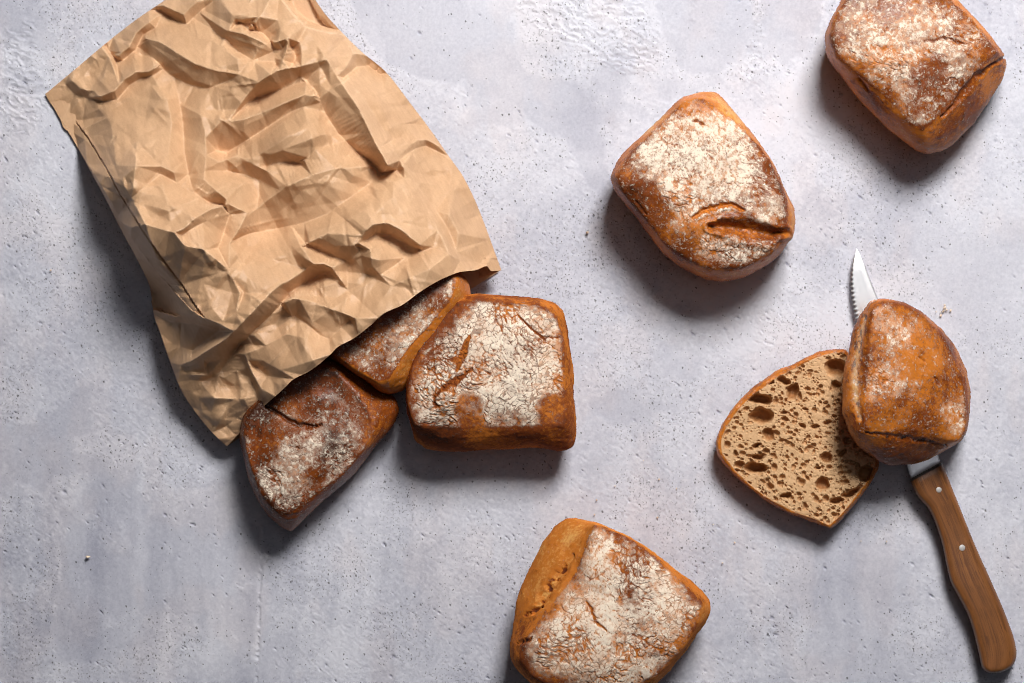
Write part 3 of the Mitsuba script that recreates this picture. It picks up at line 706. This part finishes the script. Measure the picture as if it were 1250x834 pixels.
        put(key, v, f if vn[:24, 2].mean() > 0 else f[:, ::-1], 'rivet_metal')
    labels['kitchen_knife'] = {'label': 'serrated kitchen knife with a riveted brown wooden handle, under the half roll', 'category': 'knife'}


build_knife()


# ---------------------------------------------------------------- the paper bag
def build_bag():
    left = [(55, 115), (98, 186), (112, 212), (130, 245), (150, 285), (170, 322), (184, 355), (188, 385), (195, 405), (207, 440), (222, 478), (240, 505), (258, 527), (277, 545)]
    right = [(335, -100), (352, -58), (368, -28), (385, 0), (396, 16), (415, 37), (440, 62), (470, 87), (500, 125), (530, 165), (548, 191), (565, 215), (580, 245), (592, 275), (603, 305), (612, 330)]
    end = [(55, 115), (90, 86), (128, 54), (165, 25), (200, 1), (262, -45), (335, -100)]
    lip = [(277, 545), (292, 529), (318, 500), (347, 474), (357, 464), (378, 453), (402, 434), (412, 424), (432, 413), (455, 395), (470, 382), (490, 373), (512, 357), (535, 343), (548, 337), (562, 332), (580, 330), (594, 325), (600, 331), (612, 330)]
    crease = [(55, 115), (98, 186), (113, 210), (133, 242), (156, 284), (190, 330), (212, 356), (232, 377)]
    seam = [(64, 108), (82, 134), (108, 168), (125, 196), (145, 232), (168, 270), (192, 306), (222, 346), (241, 376), (252, 390)]

    # the heights over the table that give the bag its body
    anchors = [(55, 115, 4), (128, 54, 8), (200, 0, 10), (262, -45, 12), (335, -100, 14), (98, 186, 9), (113, 210, 62), (133, 242, 100), (156, 284, 120), (190, 330, 120), (232, 377, 108),
               (150, 285, 60), (184, 355, 46), (195, 405, 50), (207, 440, 48), (222, 478, 44), (240, 505, 36), (277, 545, 26),
               (125, 130, 32), (160, 110, 50), (150, 175, 74), (200, 150, 66), (250, 130, 70), (215, 60, 46), (270, 40, 56), (300, -20, 45), (330, 60, 72), (200, 230, 118), (250, 270, 122), (350, 200, 90), (300, 330, 110), (260, 400, 118), (235, 440, 84), (270, 480, 82), (420, 290, 122), (430, 180, 84), (500, 250, 98), (470, 140, 52), (395, 60, 60), (540, 230, 62), (560, 280, 70),
               (340, 478, 108), (400, 434, 130), (470, 384, 136), (535, 344, 122), (580, 330, 78), (612, 330, 30), (603, 305, 30), (592, 275, 24), (565, 215, 16), (530, 165, 14), (470, 87, 14), (415, 37, 18), (385, 0, 18), (352, -58, 16), (310, 505, 62), (330, 440, 104), (370, 400, 120)]
    an = np.array(anchors, float)
    base_fn = RBFInterpolator(an[:, :2], an[:, 2], kernel='thin_plate_spline', smoothing=30)

    def along(pts, t, fine=False):
        p = np.asarray(pts, float)
        s = np.concatenate([[0], np.cumsum(np.linalg.norm(np.diff(p, axis=0), axis=1))])
        return PchipInterpolator(s / s[-1], p)(t) if not fine else np.stack([np.interp(t, s / s[-1], p[:, k]) for k in (0, 1)], -1)

    FOLD = 1.75
    # folds read off the paper: (x, y, rise)
    folds = [
        [(195, 13, -6), (207, 20, -8), (218, 26, -7)], [(199, 7, 5), (212, 13, 6), (224, 18, 5), (240, 2, 6)], [(228, 30, -5), (236, 22, -6), (247, 12, -5)],
        [(129, 57, -4), (136, 66, -6), (142, 73, -6)], [(126, 60, 2), (134, 70, 3)], [(144, 68, 5), (158, 57, 7), (166, 40, 8), (182, 27, 7)], [(150, 74, -4), (166, 60, -5), (176, 42, -4), (190, 34, -2)],
        [(122, 118, 7), (140, 111, 7), (152, 97, 8), (166, 88, 7), (180, 88, 5), (194, 80, 5)], [(126, 124, -5), (143, 122, -6), (158, 104, -5), (172, 95, -4), (186, 92, -2)],
        [(88, 98, 4), (98, 109, 4), (114, 111, 3)], [(80, 103, -3), (92, 116, -5), (106, 119, -4)],
        [(178, 47, 6), (195, 51, 9), (215, 64, 11), (238, 78, 12), (262, 86, 11), (292, 91, 5)], [(188, 72, -5), (205, 90, -9), (228, 102, -10), (252, 109, -7), (280, 98, -2)],
        [(230, 45, 2), (262, 52, 0), (290, 72, 3)],
        [(218, 119, -7), (222, 140, -8), (224, 161, -8), (225, 186, -9), (230, 213, -9), (236, 233, -7)], [(244, 140, 5), (250, 160, 8), (252, 185, 8), (250, 208, 7)], [(204, 124, 4), (210, 150, 2), (206, 185, 3)],
        [(192, 211, -4), (205, 217, -6), (220, 226, -6)], [(196, 203, 4), (212, 210, 3)],
        [(249, 219, 9), (262, 231, 10), (276, 243, 7)], [(279, 209, -5), (298, 213, -6), (317, 220, -6)], [(237, 236, -8), (255, 247, -9), (272, 251, -5)], [(268, 198, 4), (290, 190, 5), (308, 200, 4), (325, 208, 3)],
        [(213, 284, 5), (224, 280, 6), (239, 266, 9), (258, 255, 8), (279, 249, 6)], [(222, 287, -3), (238, 277, -3), (252, 270, 0)], [(280, 262, -3), (273, 285, -9), (266, 303, -11)], [(302, 260, 6), (292, 280, 6), (280, 299, 2)], [(226, 300, 4), (250, 305, 2)],
        [(302, 116, 5), (316, 100, 11), (338, 86, 12), (352, 83, 12), (367, 81, 9)], [(304, 123, -8), (325, 116, -12), (350, 107, -12), (374, 98, -8)],
        [(297, 146, 6), (318, 138, 5), (345, 127, 4), (372, 116, 3), (386, 118, 2)], [(254, 150, 7), (268, 146, 7), (284, 148, 6)], [(264, 184, -8), (277, 187, -10), (300, 172, -10), (330, 153, -10), (357, 136, -9), (370, 131, -6)],
        [(288, 204, 3), (310, 192, 4), (335, 178, 6), (352, 166, 7), (377, 156, 5)], [(345, 184, 6), (330, 189, 5)], [(325, 203, -4), (343, 198, -3), (359, 199, -7), (366, 200, -5)], [(385, 183, 5), (372, 196, 4)],
        [(346, 2, 6), (358, 18, 7), (369, 29, 8), (392, 62, 9), (411, 92, 13), (425, 113, 15), (438, 132, 17), (455, 168, 18), (473, 202, 17)],
        [(364, 92, -4), (385, 110, -6), (398, 140, -10), (412, 162, -12), (432, 182, -14), (450, 196, -16), (466, 213, -18)],
        [(424, 98, 4), (445, 122, 5), (470, 162, 5), (488, 196, 2)], [(484, 207, -7), (476, 209, -12)], [(491, 203, 8), (502, 216, 5), (480, 222, 2)],
        [(413, 93, 7), (423, 82, 9), (431, 65, 10), (444, 66, 7), (457, 72, 7), (469, 85, 4)], [(419, 96, -1), (435, 82, -4), (452, 80, -6), (465, 90, -4)], [(436, 112, 3), (455, 117, 4), (474, 113, 3)],
        [(501, 177, 2), (510, 171, 5), (522, 171, 5), (535, 178, 4), (547, 190, 0)], [(506, 182, -2), (520, 178, -4), (538, 187, -4)],
        [(335, 52, 5), (352, 47, 8), (350, 60, 8), (343, 78, 6)], [(337, 80, -6), (334, 58, -6)], [(346, 57, -3), (341, 68, -4)], [(356, 57, -6), (362, 70, -6), (358, 78, -4)], [(366, 52, 5), (368, 66, 4)],
        [(332, -6, 9), (322, 14, 8), (308, 31, 6)], [(303, 36, -6), (320, 40, -8), (332, 52, -8)], [(340, -5, 2), (338, 20, 3), (342, 35, 3)], [(262, 38, -6), (270, 46, -6)], [(268, 32, 5), (276, 37, 6), (300, 42, 8), (318, 50, 6)], [(275, 47, -4), (290, 63, -9), (309, 74, -9)], [(283, 20, 5), (294, 27, 2)], [(291, 27, -5), (310, 30, -5)],
        [(375, 24, -26), (392, 30, -24), (408, 33, -12)], [(354, 2, -22), (362, 14, -26)], [(372, -10, -14), (382, 8, -16)], [(380, 35, 6), (405, 41, 7), (418, 43, 4)],
        [(328, 243, 7), (350, 228, 10), (380, 214, 10), (410, 206, 8), (438, 204, 2)], [(285, 293, -6), (305, 285, -8), (335, 280, -10), (372, 272, -10), (400, 261, -10), (425, 243, -10), (448, 226, -11), (461, 218, -13)],
        [(280, 330, 4), (320, 322, 8), (360, 305, 8), (400, 285, 6)], [(480, 240, 8), (505, 262, 7), (450, 262, 5)], [(310, 255, 1), (345, 252, 1), (380, 243, 0)],
        [(345, 348, 10), (362, 337, 12), (383, 322, 15), (395, 322, 12), (405, 327, 7)], [(353, 358, -10), (370, 347, -10), (388, 338, -7), (403, 331, -2)], [(372, 297, -3), (390, 306, -6), (410, 314, -5), (424, 319, -10), (434, 318, -7)], [(392, 290, 5), (408, 300, 4), (432, 300, 4)],
        [(438, 297, 4), (445, 283, 7), (455, 275, 10), (472, 272, 10), (488, 280, 10), (500, 290, 8), (512, 299, 4)], [(447, 293, -6), (460, 284, -7), (478, 288, -9), (495, 298, -9), (516, 306, -7), (533, 300, -2)], [(437, 301, -5), (441, 315, -8), (445, 334, -5)], [(452, 305, 4), (454, 325, 3)],
        [(533, 258, -3), (542, 272, -5), (548, 283, -6), (555, 300, -6), (562, 318, -4)], [(525, 262, 3), (538, 288, 4), (548, 310, 3)], [(548, 262, 3), (560, 285, 3)],
        [(220, 446, 4), (233, 441, 8), (255, 427, 11), (276, 414, 13), (305, 385, 15), (329, 359, 16), (344, 346, 12)], [(235, 464, -7), (257, 466, -11), (275, 446, -13), (292, 422, -15), (312, 402, -13), (335, 380, -12), (352, 362, -11)],
        [(340, 373, 3), (352, 366, 9), (360, 364, 10), (380, 368, 7), (400, 376, 6), (420, 383, 8), (434, 389, 5)], [(330, 407, -6), (360, 385, -9), (375, 396, -8), (390, 409, -9), (402, 414, -8), (415, 402, -3), (428, 391, -4)], [(318, 425, 2), (350, 408, 3), (370, 412, 3)],
        [(293, 433, -5), (302, 455, -4), (312, 476, -4), (317, 497, -3)], [(299, 432, 1), (308, 455, 2), (318, 474, 2)], [(311, 446, -4), (326, 459, -5), (348, 461, -4)], [(320, 440, 3), (342, 452, 3)],
        [(252, 476, -4), (243, 486, -4)], [(262, 486, 6), (280, 487, 6), (298, 487, 6), (304, 500, 2)], [(276, 520, -4), (287, 530, -3)], [(258, 505, 3), (268, 516, 3)],
        [(192, 374, 3), (206, 380, 4), (240, 385, 4), (268, 396, 5)], [(205, 392, -5), (240, 396, -7), (268, 404, -8), (235, 428, -5), (212, 420, -4)],
    ]
    pts = []
    for l in folds:
        l = np.array(l, float)
        for a, b in zip(l[:-1], l[1:]):
            k = max(2, int(np.hypot(*(b - a)[:2]) / 4))
            pts += [a + (b - a) * t for t in np.linspace(0, 1, k, endpoint=False)]
        pts.append(l[-1])
    pts = np.array(pts)
    g = np.random.default_rng(4)
    fill = []
    tree = cKDTree(pts[:, :2])
    for x in np.arange(40, 640, 30):
        for y in np.arange(-110, 560, 30):
            q = np.array([x, y]) + g.uniform(-14, 14, 2)
            if tree.query(q)[0] > 24:
                fill.append((*q, g.normal(0, 4.0)))
    ring = np.vstack([along(e, np.linspace(0, 1, 40)) for e in (left, right, end, lip)])
    ring = np.hstack([ring, g.normal(0, .8, (len(ring), 1))])
    allp = np.vstack([pts, np.array(fill), ring])
    allp = allp[np.unique(np.round(allp[:, :2] / 1.5), axis=0, return_index=True)[1]]
    allz = base_fn(allp[:, :2]) + FOLD * allp[:, 2]
    fold_fn = LinearNDInterpolator(allp[:, :2], allz, fill_value=8)

    def random_folds(n, amp, seed):
        r = np.random.default_rng(seed)
        return LinearNDInterpolator(np.stack([r.uniform(-20, 700, n), r.uniform(-180, 620, n)], -1), r.normal(0, amp, n), fill_value=0)
    f1, f2, f3 = random_folds(760, 3.0, 7), random_folds(3200, 1.0, 8), random_folds(14000, .22, 9)

    # heights on a raster, creases kept sharp but not razor-edged
    gx, gy = np.arange(30, 660, 1.25), np.arange(-120, 575, 1.25)
    GX, GY = np.meshgrid(gx, gy, indexing='ij')
    F = fold_fn(GX, GY)
    W1, W2 = (pfbm(GX / 45, GY / 45, 1., 2, 70) - .5) * 24, (pfbm(GX / 45, GY / 45, 7., 2, 71) - .5) * 24
    patch = sstep(.50, .68, pfbm(GX / 60, GY / 60, 2., 2, 72))
    f0, f00 = random_folds(190, 8.0, 15), random_folds(60, 10.0, 16)
    big = sstep(0, 45, poly_depth(GX, GY, left[::-1] + end[1:] + right[1:] + lip[::-1][1:-1]))
    F2 = big * (f0(GX, GY) + f00(GX, GY)) + 1.1 * f1(GX, GY) + f2(GX + W1 * .2, GY + W2 * .2) * (.05 + 1.5 * patch) + f3(GX, GY) * (.1 + 1.1 * patch)
    # thin straight creases pressed into the paper
    L = np.zeros_like(GX)
    for _ in range(380):
        x, y, a, l = g.uniform(60, 600), g.uniform(-60, 530), g.uniform(0, np.pi), g.uniform(14, 60)
        u, w = (GX - x) * math.cos(a) + (GY - y) * math.sin(a), (GY - y) * math.cos(a) - (GX - x) * math.sin(a)
        near = (np.abs(u) < l) & (np.abs(w) < 16)
        uu, ww = u[near], w[near] + 3 * np.sin(u[near] / l * 2.0)
        amp = g.choice([-1, 1]) * g.uniform(.8, 2.4) * (1 - np.abs(uu) / l)
        L[near] += amp * np.clip(1 - np.abs(ww) / g.uniform(2.5, 9), 0, 1)
    under = sstep(-6, 10, poly_depth(GX, GY, [(395, 425), (410, 365), (440, 330), (500, 318), (556, 335), (560, 365), (470, 470)]))
    F = F + np.maximum(108 * under - F, 0) * under
    Z = gaussian_filter(F + F2 + L, .42)

    lap = np.abs(Z[2:, 1:-1] + Z[:-2, 1:-1] + Z[1:-1, 2:] + Z[1:-1, :-2] - 4 * Z[1:-1, 1:-1])
    Wear = gaussian_filter(np.pad(np.clip((lap - .45) / 1.6, 0, 1), 1), .5)

    def height(X, Y):
        return map_coordinates(Z, [(X - gx[0]) / 1.25, (Y - gy[0]) / 1.25], order=1, mode='nearest')

    ns, nt = 470, 360
    s, t = np.linspace(0, 1, ns), np.linspace(0, 1, nt)
    Ls, Rs, Et, Lt = along(left, s), along(right, s), along(end, t), along(lip, t)
    S, Tt = s[:, None, None], t[None, :, None]
    C = (1 - Tt) * Ls[:, None] + Tt * Rs[:, None] + (1 - S) * Et[None] + S * Lt[None] - ((1 - S) * (1 - Tt) * Ls[0] + (1 - S) * Tt * Rs[0] + S * (1 - Tt) * Ls[-1] + S * Tt * Rs[-1])
    X, Y = C[..., 0], C[..., 1]
    z = height(X, Y)
    # the glued seam: the front sheet lies over a strip along its left edge
    dS, tS = line_dist(X, Y, seam)
    seam_side = shapely.contains_xy(Polygon(seam + [(232, 377), (190, 330), (156, 284), (130, 242), (95, 188), (40, 120)]), X, Y)
    lift = sstep(0.02, .2, tS) * sstep(1.0, .97, tS)
    z = z - np.where(seam_side, 1.6 * sstep(0, 1.6, dS), 0) * lift + np.where(~seam_side, 1.6 * np.exp(-dS / 5), 0) * lift
    z = z - 4.0 * np.exp(-((dS - .6) / .9) ** 2) * seam_side * lift
    # beyond the long crease on the left the paper drops away as the side of the bag
    crease_side = shapely.contains_xy(Polygon(crease + [(236, 384), (214, 386), (188, 378), (150, 330), (90, 240), (30, 140)]), X, Y)
    dC, tC = line_dist(X, Y, crease)
    z = np.where(crease_side, z - np.minimum(dC * 2.4, 46) * sstep(.18, .4, tC) * sstep(1.02, .9, tC), z)
    z = np.maximum(z, 3.0)
    v = world(X, Y, z).reshape(-1, 3)
    f = grid_faces(ns, nt)
    vn = vnormals(v, f)
    if vn[:, 2].mean() < 0:
        f, vn = f[:, ::-1], -vn
    wear = map_coordinates(Wear, [(X - gx[0]) / 1.25, (Y - gy[0]) / 1.25], order=1, mode='nearest').ravel()
    wuv = np.stack([wear, 0 * wear], -1)
    side, strip = crease_side.ravel()[f].mean(1) > .5, seam_side.ravel()[f].mean(1) > .5
    put('paper_bag__front_panel', v, f[~side & ~strip], 'kraft_paper', vn, wuv, flat=True)
    put('paper_bag__seam_strip', v, f[strip & ~side], 'kraft_paper', vn, wuv, flat=True)

    # sides below the silhouette, tucked in to the sheet that lies on the table
    def gusset(key, line_xy, line_z, inset, extra=None):
        m, k = len(line_xy), 22
        q = np.linspace(0, 1, k)
        tang = np.gradient(line_xy, axis=0)
        nrm = np.stack([tang[:, 1], -tang[:, 0]], -1) / np.linalg.norm(tang, axis=1, keepdims=True)
        cen = np.array([330.0, 230.0])
        nrm *= np.sign(np.sum(nrm * (cen - line_xy), 1))[:, None]
        bow = np.sin(q * np.pi) * .9 + .1 * q
        wob = (pfbm(np.repeat(np.arange(m)[:, None] / 22, k, 1), np.repeat(q[None] * 3, m, 0), 5., 3, 90) - .5) * 12 * np.sin(np.pi * q)
        P = line_xy[:, None] + nrm[:, None] * (inset[:, None] * bow[None] + wob * (inset[:, None] > 1))[..., None]
        zz = line_z[:, None] * (1 - q)[None] + 2.0 * q[None]
        vv = world(P[..., 0], P[..., 1], zz).reshape(-1, 3)
        ff = grid_faces(m, k)
        vs, fs = (vv, ff) if extra is None else (np.vstack([vv, extra[0]]), np.vstack([ff, extra[1] + len(vv)]))
        put(key, vs, fs, 'kraft_paper', None if extra is None else np.vstack([vnormals(vv, ff), extra[2]]), np.zeros((len(vs), 2)))
        return P[:, -1]
    li = z[:, 0]
    b0 = gusset('paper_bag__side_gusset', np.stack([X[:, 0], Y[:, 0]], -1), z[:, 0], np.clip(z[:, 0] * .35, 1, 18) , (v, f[side], vn))
    b1 = gusset('paper_bag__side_gusset_001', np.stack([X[:, -1], Y[:, -1]], -1), z[:, -1], np.clip(z[:, -1] * .4, 1, 30) * (1 + 1.1 * sstep(.85, 1, s)))
    q = np.linspace(0, 1, 60)
    Pb = b0[:, None] * (1 - q)[None, :, None] + b1[:, None] * q[None, :, None]
    zb = np.full(Pb.shape[:2], 1.6) + (pfbm(Pb[..., 0] / 40, Pb[..., 1] / 40, 2., 3, 95)) * .8
    put('paper_bag__back_panel', world(Pb[..., 0], Pb[..., 1], zb).reshape(-1, 3), grid_faces(ns, 60), 'kraft_paper', uv=np.zeros((ns * 60, 2)))
    labels['paper_bag'] = {'label': 'crumpled brown kraft paper bag with rolls spilling from its open mouth', 'category': 'paper bag'}


build_bag()


# ---------------------------------------------------------------- a few crumbs on the table
def build_crumbs():
    r = np.random.default_rng(31)
    spots = [(717, 284, 2.2), (107, 680, 2.3), (62, 330, 1.2)] + [(1155 + r.normal(0, 7), 378 + r.normal(0, 4), r.uniform(.7, 1.4)) for _ in range(9)] + [(r.uniform(860, 1120), r.uniform(600, 690), r.uniform(.6, 1.1)) for _ in range(8)] + [(r.uniform(600, 900), r.uniform(560, 640), r.uniform(.5, 1.0)) for _ in range(8)]
    vs, fs, k = [], [], 0
    for x, y, a in spots:
        m = trimesh.creation.icosphere(subdivisions=1, radius=1.0)
        v = np.array(m.vertices) * (a * r.uniform(.7, 1.2, 3)) * (1 + .25 * r.normal(0, 1, (len(m.vertices), 1)))
        v = v - [0, 0, v[:, 2].min()]
        vs.append(world(x + v[:, 0], y + v[:, 1], v[:, 2]))
        fs.append(np.array(m.faces)[:, ::-1] + k)
        k += len(v)
    v = np.vstack(vs)
    put('bread_crumbs', v, np.vstack(fs), 'crust_material', uv=np.tile([.95, .05], (len(v), 1)))
    labels['bread_crumbs'] = {'kind': 'stuff', 'label': 'tiny pale bread crumbs scattered on the tabletop', 'category': 'crumbs'}


build_crumbs()
